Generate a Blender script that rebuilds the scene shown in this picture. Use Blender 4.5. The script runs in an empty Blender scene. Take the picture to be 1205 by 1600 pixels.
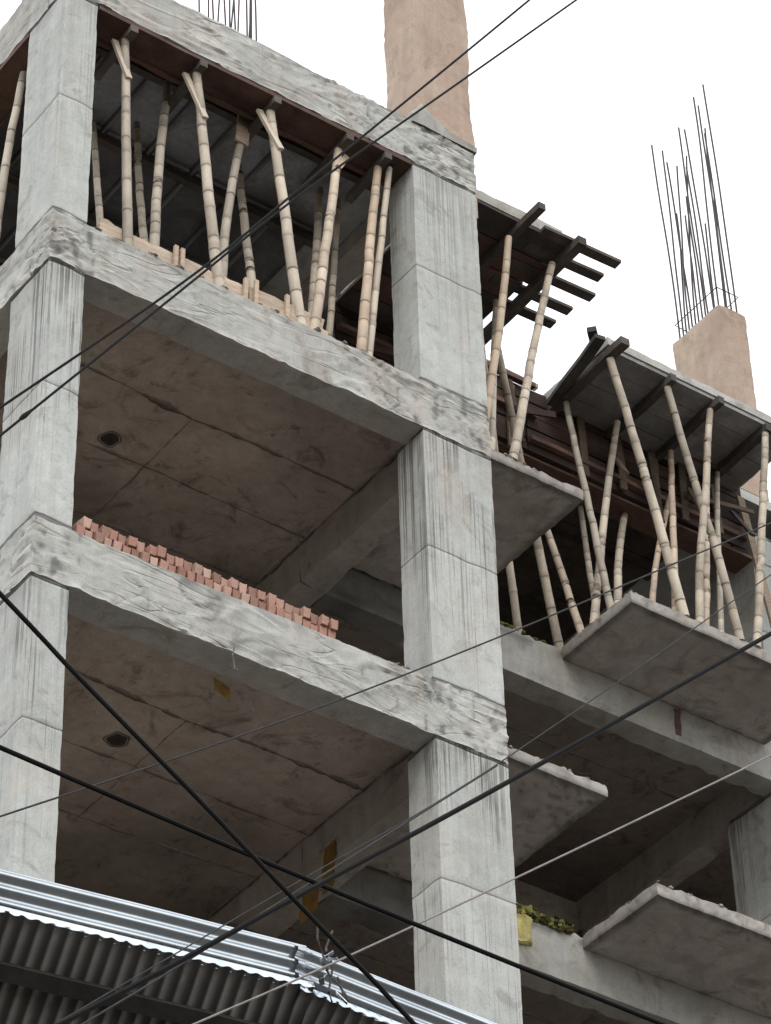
import bpy, bmesh, math, random
from mathutils import Vector, noise, Matrix, Euler
random.seed(7)
sc = bpy.context.scene
col = sc.collection
N = noise.noise
def nv(x, y, z): return noise.noise_vector(Vector((x, y, z)))

# ------------------------------------------------------------------ materials
def new_mat(name):
    m = bpy.data.materials.new(name); m.use_nodes = True
    nt = m.node_tree; nt.nodes.clear()
    out = nt.nodes.new('ShaderNodeOutputMaterial'); b = nt.nodes.new('ShaderNodeBsdfPrincipled')
    nt.links.new(b.outputs[0], out.inputs[0])
    return m, nt, b
def nd(nt, t, **kw):
    n = nt.nodes.new(t)
    for k, v in kw.items(): setattr(n, k, v)
    return n
def noise_n(nt, vec, scale, detail=4, rough=.55, dist=0, mapping=None):
    if mapping:
        mp = nd(nt, 'ShaderNodeMapping'); mp.inputs['Scale'].default_value = mapping
        nt.links.new(vec, mp.inputs[0]); vec = mp.outputs[0]
    n = nd(nt, 'ShaderNodeTexNoise'); nt.links.new(vec, n.inputs['Vector'])
    n.inputs['Scale'].default_value = scale; n.inputs['Detail'].default_value = detail
    n.inputs['Roughness'].default_value = rough; n.inputs['Distortion'].default_value = dist
    return n.outputs[0]
def ramp(nt, fac, a, b, ca, cb):
    r = nd(nt, 'ShaderNodeValToRGB'); nt.links.new(fac, r.inputs[0])
    e = r.color_ramp.elements; e[0].position = a; e[1].position = b
    f = lambda c: (c, c, c, 1) if isinstance(c, (int, float)) else (*c, 1)
    e[0].color = f(ca); e[1].color = f(cb)
    return r.outputs[0]
def mix(nt, fac, a, b, mode='MIX'):
    m = nd(nt, 'ShaderNodeMix', data_type='RGBA', blend_type=mode)
    for s, v in ((m.inputs[0], fac), (m.inputs[6], a), (m.inputs[7], b)):
        if isinstance(v, (int, float)): s.default_value = v
        elif isinstance(v, tuple): s.default_value = (*v, 1)
        else: nt.links.new(v, s)
    return m.outputs[2]
def math_n(nt, op, a, b=0.0, c=0.0):
    m = nd(nt, 'ShaderNodeMath', operation=op)
    for s, v in zip(m.inputs, (a, b, c)):
        if isinstance(v, (int, float)): s.default_value = v
        else: nt.links.new(v, s)
    return m.outputs[0]
def tone_mul(nt, c):
    a = nd(nt, 'ShaderNodeAttribute', attribute_name='tone')
    return mix(nt, 1.0, c, a.outputs[0], 'MULTIPLY')
def finish(nt, b, colr, bump=None, bs=.3, bd=.01, rough=.9, spec=.25):
    nt.links.new(tone_mul(nt, colr), b.inputs['Base Color'])
    b.inputs['Roughness'].default_value = rough
    b.inputs['Specular IOR Level'].default_value = spec
    if bump is not None:
        bp = nd(nt, 'ShaderNodeBump'); bp.inputs['Strength'].default_value = bs; bp.inputs['Distance'].default_value = bd
        nt.links.new(bump, bp.inputs['Height']); nt.links.new(bp.outputs[0], b.inputs['Normal'])

def concrete(name, ca, cb, streak=.75, stain=(.10, .085, .07), stain_amt=.35, speck=.8, crease=0., grain=.86):
    m, nt, b = new_mat(name)
    tc = nd(nt, 'ShaderNodeTexCoord').outputs['Object']
    big = noise_n(nt, tc, 1.1, 6, .6, .6)
    c = mix(nt, ramp(nt, big, .35, .68, 0., 1.), ca, cb)
    mid = noise_n(nt, tc, 7, 8, .7, .3)
    c = mix(nt, 1.0, c, ramp(nt, mid, .3, .7, grain, 1.09), 'MULTIPLY')
    fine = noise_n(nt, tc, 70, 4, .7)
    c = mix(nt, 1.0, c, ramp(nt, fine, .34, .66, .88, 1.08), 'MULTIPLY')
    # blotchy stains
    st = noise_n(nt, tc, 2.6, 7, .72, 1.2)
    c = mix(nt, math_n(nt, 'MULTIPLY', ramp(nt, st, .54, .66, 0., 1.), stain_amt), c, stain)
    st2 = noise_n(nt, tc, 9, 6, .75, .6)
    c = mix(nt, math_n(nt, 'MULTIPLY', math_n(nt, 'MULTIPLY', ramp(nt, st2, .58, .66, 0., 1.), ramp(nt, st, .42, .6, 0., 1.)), stain_amt), c, stain)
    wd_ = noise_n(nt, tc, 1.7, 6, .7, .8, (1, 1, .6))
    c = mix(nt, ramp(nt, wd_, .5, .72, 0., .38), c, (.36, .30, .24))
    # air holes
    v = nd(nt, 'ShaderNodeTexVoronoi'); v.inputs['Scale'].default_value = 30; nt.links.new(tc, v.inputs['Vector'])
    c = mix(nt, 1.0, c, ramp(nt, v.outputs['Distance'], .05, .11, speck, 1.), 'MULTIPLY')
    # vertical run marks, strongest just below each beam
    sx = nd(nt, 'ShaderNodeSeparateXYZ'); nt.links.new(tc, sx.inputs[0])
    d = math_n(nt, 'FRACT', math_n(nt, 'DIVIDE', math_n(nt, 'SUBTRACT', -.517 + 30.5, sx.outputs[2]), 3.05))
    head = ramp(nt, d, .12, .75, 1., .45)
    s1 = noise_n(nt, tc, 1.0, 3, .7, .05, (46, 46, .38))
    patch = noise_n(nt, tc, 1.7, 3, .6, 0, (1.3, 1.3, .45))
    s = math_n(nt, 'MULTIPLY', ramp(nt, math_n(nt, 'SUBTRACT', s1, math_n(nt, 'MULTIPLY', d, .16)), .47, .535, 0., 1.), ramp(nt, patch, .42, .58, .06, 1.))
    s = math_n(nt, 'MULTIPLY', math_n(nt, 'MULTIPLY', s, head), streak)
    below = math_n(nt, 'LESS_THAN', d, .83)
    s = math_n(nt, 'MULTIPLY', s, below)
    s = math_n(nt, 'MULTIPLY', s, math_n(nt, 'MULTIPLY_ADD', math_n(nt, 'LESS_THAN', sx.outputs[2], 0.), .6, .4))
    c = mix(nt, s, c, (.085, .08, .07))
    s2 = noise_n(nt, tc, 1.0, 4, .6, .1, (9, 9, .3))
    c = mix(nt, 1.0, c, ramp(nt, s2, .3, .7, .9, 1.06), 'MULTIPLY')
    cr = None
    if crease:
        # folds left by the plastic sheet the concrete was cast against
        big_w = noise_n(nt, tc, 1.3, 2, .5, 0, (1, 1, 2.2))
        fa = []
        for sc_, mp_, wd in ((1.0, (.8, .8, 3.2), .07), (2.4, (.9, .9, 2.4), .07), (1.7, (.55, .55, 3.2), .03)):
            q = noise_n(nt, tc, sc_, 1., .35, 1.3, mp_)
            q = math_n(nt, 'ABSOLUTE', math_n(nt, 'SUBTRACT', q, .5))
            fa.append(ramp(nt, q, 0., wd, 1., 0.))
        ridge = math_n(nt, 'ADD', fa[0], math_n(nt, 'MULTIPLY', math_n(nt, 'MULTIPLY', fa[1], ramp(nt, big_w, .45, .6, 0., 1.)), .6))
        groove = math_n(nt, 'MULTIPLY', fa[2], ramp(nt, big_w, .42, .6, .15, 1.))
        ge = nd(nt, 'ShaderNodeNewGeometry'); sn = nd(nt, 'ShaderNodeSeparateXYZ'); nt.links.new(ge.outputs['Normal'], sn.inputs[0])
        side = math_n(nt, 'GREATER_THAN', sn.outputs[2], -.5)
        amask = ramp(nt, noise_n(nt, tc, .9, 3, .6, .5), .42, .58, .12, 1.)
        ridge = math_n(nt, 'MULTIPLY', ridge, amask)
        ridge = math_n(nt, 'MULTIPLY', ridge, side); groove = math_n(nt, 'MULTIPLY', groove, side)
        c = mix(nt, math_n(nt, 'MULTIPLY', groove, .3), c, (.12, .11, .09))
        c = mix(nt, math_n(nt, 'MULTIPLY', ridge, .14), c, (.55, .55, .5))
        cr = math_n(nt, 'MULTIPLY', math_n(nt, 'SUBTRACT', ridge, math_n(nt, 'MULTIPLY', groove, 1.3)), crease)
    h = math_n(nt, 'ADD', math_n(nt, 'MULTIPLY', mid, .6), math_n(nt, 'ADD', math_n(nt, 'MULTIPLY', fine, .25), math_n(nt, 'MULTIPLY', s, -.4)))
    if cr is not None: h = math_n(nt, 'ADD', h, cr)
    finish(nt, b, c, h, .55 if crease else .38, .014 if crease else .009)
    return m

def simple(name, ca, cb, scale=4, mapping=None, rough=.85, bs=.35, bd=.006, spec=.25, rnd=0., extra=None, metallic=0.):
    m, nt, b = new_mat(name)
    tc = nd(nt, 'ShaderNodeTexCoord').outputs['Object']
    n1 = noise_n(nt, tc, scale, 7, .65, .4, mapping)
    c = mix(nt, ramp(nt, n1, .35, .65, 0., 1.), ca, cb)
    n2 = noise_n(nt, tc, scale * 9, 4, .7, 0, mapping)
    c = mix(nt, 1.0, c, ramp(nt, n2, .3, .7, .8, 1.15), 'MULTIPLY')
    if extra:
        n3 = noise_n(nt, tc, scale * .45, 5, .7, 1.)
        c = mix(nt, ramp(nt, n3, .5, .66, 0., extra[1]), c, extra[0])
    if name == 'bamboo':
        oj = nd(nt, 'ShaderNodeObjectInfo'); rr = math_n(nt, 'FRACT', math_n(nt, 'MULTIPLY', oj.outputs['Random'], 7.3))
        c = mix(nt, math_n(nt, 'MULTIPLY', rr, .6), c, (.40, .37, .32)); c = mix(nt, ramp(nt, oj.outputs['Random'], .6, 1., 0., .6), c, (.36, .24, .15))
    if name == 'red_brick':
        oj = nd(nt, 'ShaderNodeObjectInfo'); rr = math_n(nt, 'FRACT', math_n(nt, 'MULTIPLY', oj.outputs['Random'], 5.7))
        c = mix(nt, ramp(nt, rr, .25, 1., 0., .85), c, (.55, .40, .33)); c = mix(nt, ramp(nt, oj.outputs['Random'], .5, 1., 0., .7), c, (.22, .11, .09))
    if rnd:
        oi = nd(nt, 'ShaderNodeObjectInfo')
        c = mix(nt, 1.0, c, ramp(nt, oi.outputs['Random'], 0, 1, 1 - rnd, 1 + rnd * .5), 'MULTIPLY')
    finish(nt, b, c, n2, bs, bd, rough, spec)
    b.inputs['Metallic'].default_value = metallic
    return m

M = {}
M['conc'] = concrete('concrete', (.425, .445, .435), (.34, .355, .345), .85)
M['beam'] = concrete('cast_beam_concrete', (.40, .405, .385), (.31, .31, .285), 0., (.15, .125, .09), .5)
M['fair'] = concrete('sheet_cast_concrete', (.41, .42, .405), (.315, .32, .305), 0., (.15, .125, .09), .5, .8, .95)
M['inner'] = concrete('inner_beam_concrete', (.36, .345, .32), (.25, .235, .215), 0., (.08, .07, .06), .5)
M['soffit'] = concrete('soffit_concrete', (.44, .39, .345), (.32, .275, .24), 0., (.09, .068, .055), .6, .6)
M['balcony'] = concrete('balcony_concrete', (.43, .41, .385), (.33, .31, .29), 0., (.12, .095, .075), .5)
M['brownhead'] = concrete('red_brown_cast_concrete', (.41, .325, .265), (.33, .25, .20), .2, (.22, .165, .13), .6, .9)
M['bamboo'] = simple('bamboo', (.60, .53, .43), (.46, .39, .31), 3, (5, 5, 1.6), .6, .3, .002, .3, .32, ((.20, .165, .12), .85))
M['board'] = simple('weathered_board', (.30, .235, .18), (.2, .15, .115), 2, (2, 12, 12), .85, .3, .003, .2, .2)
M['paleboard'] = simple('pale_dusty_board', (.40, .335, .27), (.27, .215, .17), 2, (2, 12, 12), .85, .3, .003, .2, .15)
M['darkwood'] = simple('dark_wet_timber', (.095, .083, .075), (.045, .04, .036), 3, None, .8, .4, .004, .25, .2)
M['ply'] = simple('red_brown_form_board', (.13, .075, .058), (.07, .045, .037), 3, None, .75, .3, .003, .25)
M['sheet'] = simple('grey_steel_form_sheet', (.30, .325, .355), (.17, .18, .195), 2.5, None, .6, .2, .002, .4, 0, ((.06, .04, .03), .6))
M['panel'] = simple('grey_film_faced_panel', (.20, .205, .21), (.13, .13, .13), 2.5, None, .7, .2, .002, .3, 0, ((.09, .07, .055), .5))
M['rebar'] = simple('rusted_rebar', (.035, .033, .036), (.06, .042, .035), 12, None, .7, .3, .001, .4)
M['brick'] = simple('red_brick', (.42, .25, .20), (.29, .165, .13), 9, None, .95, .5, .003, .1, .35, ((.56, .40, .34), .5))
M['wire'] = simple('black_cable_sheath', (.004, .004, .005), (.008, .008, .008), 10, None, .75, .1, .001, .12)
M['greywire'] = simple('grey_cable_sheath', (.05, .048, .05), (.03, .03, .03), 10, None, .7, .1, .001, .15)
M['palewire'] = simple('pale_steel_strand', (.24, .22, .21), (.15, .14, .135), 20, None, .5, .1, .001, .4)
M['mortar'] = simple('loose_mortar', (.26, .235, .2), (.12, .105, .085), 8, None, .95, .8, .02, .1)
M['moss'] = simple('mossy_rubble', (.17, .16, .05), (.07, .065, .035), 8, None, .95, .8, .02, .1)
M['sack'] = simple('yellow_plastic', (.42, .36, .12), (.33, .30, .13), 6, None, .7, .6, .01, .3)
M['tarp'] = simple('ochre_stained_sheet', (.21, .125, .03), (.15, .09, .03), 6, None, .8, .6, .01, .2)
M['wall'] = simple('blocker_dark_brick', (.14, .085, .065), (.09, .06, .05), 5, None, .95, .5, .01, .1)
M['road'] = simple('asphalt', (.055, .054, .052), (.04, .04, .039), 3, None, .9, .5, .01, .2)
M['earth'] = simple('packed_earth', (.22, .185, .15), (.16, .135, .11), .6, None, .95, .5, .02, .1)

def tin(name, lo, hi, rough, metal, rust):
    m, nt, b = new_mat(name)
    tc = nd(nt, 'ShaderNodeTexCoord').outputs['Object']
    n1 = noise_n(nt, tc, 3, 7, .7, .4)
    c = mix(nt, ramp(nt, n1, .35, .65, 0., 1.), lo, hi)
    n2 = noise_n(nt, tc, 5, 6, .7, 1.)
    c = mix(nt, ramp(nt, n2, .54, .68, 0., rust), c, (.09, .05, .035))
    n3 = noise_n(nt, tc, 60, 3, .6)
    finish(nt, b, c, n3, .12, .002, rough, .5)
    b.inputs['Metallic'].default_value = metal
    return m
M['zinc'] = tin('bright_zinc_sheet', (.66, .71, .75), (.5, .55, .59), .2, .93, .05)
M['tinunder'] = tin('dull_sheet_underside', (.46, .45, .43), (.33, .32, .31), .6, .1, .3)

# ------------------------------------------------------------------ mesh building
class MB:
    def __init__(s):
        s.v = []; s.f = []; s.t = []; s.sharp = []
    def vert(s, p, tone=1.0):
        s.v.append(tuple(p)); s.t.append(tone); return len(s.v) - 1
    def face(s, *ids): s.f.append(ids)
    def build(s, name, mat, parent=None, origin=None, smooth=True):
        me = bpy.data.meshes.new(name)
        v = s.v
        if origin is not None:
            o = Vector(origin); v = [tuple(Vector(p) - o) for p in v]
        me.from_pydata(v, [], s.f)
        a = me.color_attributes.new('tone', 'FLOAT_COLOR', 'POINT')
        buf = []
        for t in s.t: buf += [t, t, t, 1.0]
        a.data.foreach_set('color', buf)
        bm = bmesh.new(); bm.from_mesh(me)
        bmesh.ops.recalc_face_normals(bm, faces=bm.faces)
        for e in bm.edges:
            if len(e.link_faces) == 2 and e.calc_face_angle(0) > math.radians(38): e.smooth = False
        for f in bm.faces: f.smooth = smooth
        bm.to_mesh(me); bm.free()
        if isinstance(mat, (list, tuple)):
            for m_ in mat: me.materials.append(m_)
        else: me.materials.append(mat)
        ob = bpy.data.objects.new(name, me); col.objects.link(ob)
        if origin is not None: ob.location = origin
        if parent:
            ob.parent = parent
            if origin is not None or parent.location.length > 0:
                ob.matrix_parent_inverse = Matrix.Translation(-Vector(parent.location))
        return ob
    # rough box with a gridded, noise-displaced surface
    def rbox(s, x0, x1, y0, y1, z0, z1, step=.12, amp=.004, chip=.01, wr=None, joints=(), tonef=None, seams=()):
        def axis(a, b, extra=()):
            n = max(1, int(round((b - a) / step)))
            L = [a + (b - a) * i / n for i in range(n + 1)]
            for e in extra:
                if a < e < b:
                    L = [q for q in L if abs(q - e) > .02]
                    L += [e - .011, e, e + .011]
            return sorted(L)
        X, Y, Z = axis(x0, x1, seams), axis(y0, y1), axis(z0, z1, joints)
        nx, ny, nz = len(X) - 1, len(Y) - 1, len(Z) - 1
        cx, cy, cz = (x0 + x1) / 2, (y0 + y1) / 2, (z0 + z1) / 2
        ids = {}
        def vid(i, j, k):
            key = (i, j, k)
            if key in ids: return ids[key]
            x, y, z = X[i], Y[j], Z[k]
            a = nv(x * 1.3, y * 1.3, z * 1.3); b2 = nv(x * 7 + 5, y * 7, z * 7)
            p = Vector((x, y, z)) + a * amp + b2 * (amp * .4)
            t = 1.0
            ex, ey, ez = i in (0, nx), j in (0, ny), k in (0, nz)
            if ex + ey + ez >= 2:
                c = chip * max(0, .25 + N(Vector((x * 11, y * 11, z * 11 + 3))) + .5 * N(Vector((x * 3.3, y * 3.3, z * 3.3))))
                p += Vector((math.copysign(c, cx - x) if ex else 0, math.copysign(c, cy - y) if ey else 0, math.copysign(c, cz - z) if ez else 0))
            for q in joints:
                if abs(z - q) < 1e-6:
                    t *= .38
                    p += Vector((math.copysign(.004, cx - x) if ex else 0, math.copysign(.004, cy - y) if ey else 0, 0))
                    p.z += .02 * N(Vector((x * 5, y * 5, z)))
                elif abs(z - q) < .012: p.z += .02 * N(Vector((x * 5, y * 5, q)))
            for q in seams:
                if abs(x - q) < 1e-6: t *= .84
            if wr: 
                dp, tt = wr(x, y, z, j == 0, i == 0); p += dp; t *= tt
            if tonef: t *= tonef(x, y, z)
            ids[key] = s.vert(p, t); return ids[key]
        for i in range(nx):
            for j in range(ny):
                s.face(vid(i, j, 0), vid(i, j + 1, 0), vid(i + 1, j + 1, 0), vid(i + 1, j, 0))
                s.face(vid(i, j, nz), vid(i + 1, j, nz), vid(i + 1, j + 1, nz), vid(i, j + 1, nz))
        for i in range(nx):
            for k in range(nz):
                s.face(vid(i, 0, k), vid(i + 1, 0, k), vid(i + 1, 0, k + 1), vid(i, 0, k + 1))
                s.face(vid(i, ny, k), vid(i, ny, k + 1), vid(i + 1, ny, k + 1), vid(i + 1, ny, k))
        for j in range(ny):
            for k in range(nz):
                s.face(vid(0, j, k), vid(0, j, k + 1), vid(0, j + 1, k + 1), vid(0, j + 1, k))
                s.face(vid(nx, j, k), vid(nx, j + 1, k), vid(nx, j + 1, k + 1), vid(nx, j, k + 1))
    # beam of rectangular section between two points
    def bar(s, a, b, w, h, up=(0, 0, 1), tone=1.0, jit=.003):
        a, b = Vector(a), Vector(b); d = b - a; L = d.length; d.normalize()
        u = Vector(up); r = d.cross(u)
        if r.length < 1e-4: r = d.cross(Vector((1, 0, 0)))
        r.normalize(); u = r.cross(d).normalized()
        n = max(1, int(L / .25)); rings = []
        for i in range(n + 1):
            c = a + d * (L * i / n) + nv(a.x * 3 + i * .7, a.y * 3, a.z) * jit
            rings.append([s.vert(c + r * (sx * w / 2) + u * (sy * h / 2), tone * (1 + .1 * N(c * 3 + Vector((sx, sy, 0))))) for sx, sy in ((-1, -1), (1, -1), (1, 1), (-1, 1))])
        for i in range(n):
            for k in range(4): s.face(rings[i][k], rings[i][(k + 1) % 4], rings[i + 1][(k + 1) % 4], rings[i + 1][k])
        s.face(*rings[0][::-1]); s.face(*rings[n])
    def tube(s, pts, rad, sides=8, tones=None):
        pts = [Vector(p) for p in pts]; rings = []
        up = Vector((0, 0, 1))
        for i, p in enumerate(pts):
            d = (pts[min(i + 1, len(pts) - 1)] - pts[max(i - 1, 0)]).normalized()
            r = d.cross(up)
            if r.length < .2: r = d.cross(Vector((0, 1, 0)))
            r.normalize(); u = r.cross(d)
            R_ = rad[i] if isinstance(rad, (list, tuple)) else rad
            t = tones[i] if tones else 1.0
            rings.append([s.vert(p + (r * math.cos(q) + u * math.sin(q)) * R_, t) for q in [2 * math.pi * k / sides for k in range(sides)]])
        for i in range(len(pts) - 1):
            for k in range(sides): s.face(rings[i][k], rings[i][(k + 1) % sides], rings[i + 1][(k + 1) % sides], rings[i + 1][k])
        s.face(*rings[0][::-1]); s.face(*rings[-1])
    # irregular lump
    def lump(s, c, rx, ry, rz, seed=0, tone=1.0, su=9, sv=6, amp=.4):
        c = Vector(c); rings = []
        top = None
        for i in range(1, sv):
            th = math.pi * i / sv; row = []
            for k in range(su):
                ph = 2 * math.pi * k / su
                d = Vector((math.sin(th) * math.cos(ph), math.sin(th) * math.sin(ph), math.cos(th)))
                q = 1 + amp * N(d * 1.7 + Vector((seed * 3.1, seed, 0))) * 1.6
                row.append(s.vert(c + Vector((d.x * rx, d.y * ry, d.z * rz)) * q, tone * (1 + .35 * N(d * 3 + Vector((seed, 0, 0))))))
            rings.append(row)
        t = s.vert(c + Vector((0, 0, rz)), tone); b = s.vert(c - Vector((0, 0, rz)), tone)
        for k in range(su):
            s.face(t, rings[0][k], rings[0][(k + 1) % su]); s.face(b, rings[-1][(k + 1) % su], rings[-1][k])
            for i in range(len(rings) - 1): s.face(rings[i][k], rings[i + 1][k], rings[i + 1][(k + 1) % su], rings[i][(k + 1) % su])

def tag(o, label=None, cat=None, group=None, kind=None):
    if label: o['label'] = label
    if cat: o['category'] = cat
    if group: o['group'] = group
    if kind: o['kind'] = kind
    return o
def empty(name, loc, label, cat, group=None):
    o = bpy.data.objects.new(name, None); col.objects.link(o); o.location = loc; o.empty_display_size = .2
    return tag(o, label, cat, group)

# ------------------------------------------------------------------ dimensions (metres; z = 0 is the top of the second highest floor)
H = 3.05; B = .517; G = -19.42
LV = [3.05, 0, -3.05, -6.10, -9.15, -12.2, -15.25]
W0, W1, D = 3.49, 4.18, 2.22
XE = 14.2; YE = 9.0

# crumpled-plastic creases cast into the fair face of the beams
def wrinkle(amp):
    def f(x, y, z, front, left):
        if not (front or left): return Vector((0, 0, 0)), 1.0
        u = x if front else y + 20
        fl = z / 3.05
        k = math.floor(fl + .3)
        wz = z * 4.0 + 1.1 * N(Vector((u * 1.6, z * 2, k * 7)))
        wu = u * .95 + .8 * N(Vector((u * .9 + 9, z * 3, k * 5)))
        r1 = abs(N(Vector((wu * 1.3, wz * 1.15 + wu * .5, k * 3.1))))
        r2 = abs(N(Vector((wu * 3.1 + 4, wz * 2.1 - wu * .8, k * 2.3 + 8))))
        area = max(0, min(1, .55 + 1.6 * N(Vector((u * 1.1, z * 1.2, k * 11 + 2)))))
        c1 = max(0, 1 - r1 * 7.5) ** 1.6; c2 = max(0, 1 - r2 * 6.5) ** 1.6 * .6
        g = abs(N(Vector((wu * 1.9 + 40, wz * 1.6 + wu, k * 4.4)))); gr = max(0, 1 - g * 13)
        h = (c1 + c2) * (.35 + area) - gr * .55 * (.3 + area)
        t = 1 + .10 * (c1 + c2) * area - .42 * gr * (.25 + area)  # crease shading painted into the tone: ridges lighter, grooves darker
        d = h * amp
        v = Vector((0, -d, 0)) if front else Vector((-d, 0, 0))
        # lip along the bottom arris
        zb = z - (math.ceil((z - .001) / 3.05) * 3.05 - B)
        if zb < .02:
            q = .010 * max(0, .5 + 1.4 * N(Vector((u * 6, k, 0)))); v += Vector((0, -q, 0)) if front else Vector((-q, 0, 0))
            v.z += .012 * N(Vector((u * 4, k, 3))); t *= 1.12
        # soiled patches at the column heads and along the top
        if front and (x < .4 or x > 3.4):
            n = N(Vector((u * 7, z * 7, 1))) + .6 * N(Vector((u * 19, z * 19, 1)))
            if n > .12: t *= max(.45, 1 - 1.6 * (n - .12)); v.y += .006
        tz = z - (math.ceil((z - .001) / 3.05) * 3.05)
        if tz > -.09:
            n = N(Vector((u * 4, 3, z * 6)))
            t *= 1 - max(0, n) * .5
        return v, max(.3, t)
    return f

bld = empty('unfinished_building', (0, 0, 0), 'unfinished grey concrete frame building with open floors and bare columns', 'building')

# ---- beams
def front_beam(L, fine):
    m = MB(); m.rbox(0, W1, 0, .27, L - B, L, .024 if fine else .3, .004, .006, wrinkle(.014) if fine else None)
    return m.build('beam', M['fair'], bld)
def left_beam(L, fine):
    m = MB()
    if fine:
        m.rbox(.0, .27, .273, 3.0, L - B, L, .04, .004, .006, wrinkle(.012))
        m.rbox(.0, .27, 3.003, YE, L - B, L, .4, .005, .01)
    else: m.rbox(.0, .27, .273, YE, L - B, L, .4, .005, .01)
    return m.build('beam', M['fair'], bld)
for L in LV:
    fine = L > -4
    front_beam(L, fine); left_beam(L, fine)
    if L < 3:
        m = MB(); m.rbox(3.80, 4.075, .273, D - .003, L - B, L - .003, .12, .006, .02); m.rbox(3.80, 4.075, D, YE, L - B, L - .003, .2, .006, .02)
        m.build('beam', M['inner'], bld)
        rec = MB(); rec.rbox(4.078, XE, D, D + .25, L - B, L, .07 if L > -7 else .4, .006, .02,
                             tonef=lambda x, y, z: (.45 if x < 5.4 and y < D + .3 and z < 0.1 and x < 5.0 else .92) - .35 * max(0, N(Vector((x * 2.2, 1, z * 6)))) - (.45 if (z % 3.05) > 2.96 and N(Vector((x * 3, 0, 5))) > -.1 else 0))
        rec.build('beam', M['beam'], bld)
        m = MB(); m.rbox(9.24, 9.50, D + .253, YE, L - B, L - .003, .2, .006, .02); m.build('beam', M['inner'], bld)
    else:
        m = MB(); m.rbox(3.80, 4.075, .273, YE, L - .3, L - .003, .3, .006, .02); m.build('beam', M['inner'], bld)
    for yb in (5.3, YE - .27):
        m = MB(); m.rbox(.273, XE, yb, yb + .25, L - B, L - .13, .4, .005, .01); m.build('beam', M['inner'], bld)

# ---- slabs: brown board-marked soffits with mortar fins on the panel joints
def fin(m, pts, z, w=.022):
    prev = None
    P = []
    for (a, b_) in zip(pts[:-1], pts[1:]):
        n = max(2, int(math.dist(a, b_) / .04))
        for i in range(n):
            t = i / n; P.append((a[0] + (b_[0] - a[0]) * t, a[1] + (b_[1] - a[1]) * t))
    P.append(pts[-1])
    for i, (x, y) in enumerate(P):
        k = N(Vector((x * 3, y * 3, z)))
        ww = w * max(.10, .5 + k * 1.9 + .8 * N(Vector((x * 17, y * 17, z)))); j = N(Vector((x * 9, y * 9, z + 4))) * .012
        dx = P[min(i + 1, len(P) - 1)][0] - P[max(i - 1, 0)][0]; dy = P[min(i + 1, len(P) - 1)][1] - P[max(i - 1, 0)][1]
        l = math.hypot(dx, dy) or 1; nx_, ny_ = -dy / l, dx / l
        q = [m.vert((x + nx_ * (-ww + j), y + ny_ * (-ww + j), z - .001), .8), m.vert((x + nx_ * j, y + ny_ * j, z - .004 - ww * .8), .22), m.vert((x + nx_ * (ww + j), y + ny_ * (ww + j), z - .001), .8)]
        if prev: m.face(prev[0], q[0], q[1], prev[1]); m.face(prev[1], q[1], q[2], prev[2])
        prev = q
def slab(L):
    m = MB(); zb = L - .12
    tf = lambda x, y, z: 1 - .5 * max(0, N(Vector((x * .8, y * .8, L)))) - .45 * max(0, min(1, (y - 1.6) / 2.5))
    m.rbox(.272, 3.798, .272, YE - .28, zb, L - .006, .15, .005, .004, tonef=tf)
    return m, zb
for L in LV:
    if L > 3:
        m = MB(); m.rbox(.272, 3.798, .272, YE, L - .12, L - .006, .5, .004, .004); m.rbox(4.078, XE, D, YE, L - .12, L - .006, .5, .004, .004)
        m.build('slab', M['conc'], bld); continue
    m, zb = slab(L)
    fin(m, [(.3, 1.22), (1.1, 1.27), (2.14, 1.34), (2.75, 1.31), (3.79, 1.34)], zb, .03)
    fin(m, [(.3, 2.05), (1.5, 2.07), (2.14, 2.06), (3.79, 2.1)], zb, .014)
    fin(m, [(2.14, 1.34), (2.136, 2.06), (2.13, 2.9)], zb, .012)
    fin(m, [(1.0, 2.06), (1.02, 2.9), (1.0, 4)], zb, .012)
    fin(m, [(.3, 2.86), (2.1, 2.88), (3.79, 2.84)], zb, .016)
    fin(m, [(3.78, .3), (3.78, 2.2), (3.78, 5)], zb, .035)
    cx_, cy_ = (1.714, 1.922) if L == 0 else (1.838, 1.842)
    for rr, tn, dz, wd in ((.075, .12, -.006, .075), (.10, .45, -.004, .014)):       # ceiling hook box
        pr = None
        for i in range(25):
            a = 2 * math.pi * i / 24; jr = rr * (1 + .4 * N(Vector((math.cos(a), math.sin(a), L))))
            q = (m.vert((cx_ + math.cos(a) * jr, cy_ + math.sin(a) * jr, zb + dz), tn), m.vert((cx_ + math.cos(a) * (jr - wd), cy_ + math.sin(a) * (jr - wd), zb + dz - .003), tn * .5))
            if pr: m.face(pr[0], q[0], q[1], pr[1])
            pr = q
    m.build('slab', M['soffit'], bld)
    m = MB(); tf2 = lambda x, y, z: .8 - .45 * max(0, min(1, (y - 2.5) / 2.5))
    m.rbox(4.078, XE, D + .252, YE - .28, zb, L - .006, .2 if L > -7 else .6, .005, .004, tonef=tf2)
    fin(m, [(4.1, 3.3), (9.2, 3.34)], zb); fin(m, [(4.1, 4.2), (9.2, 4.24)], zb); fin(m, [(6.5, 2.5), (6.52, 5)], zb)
    m.build('slab', M['soffit'], bld)

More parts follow.
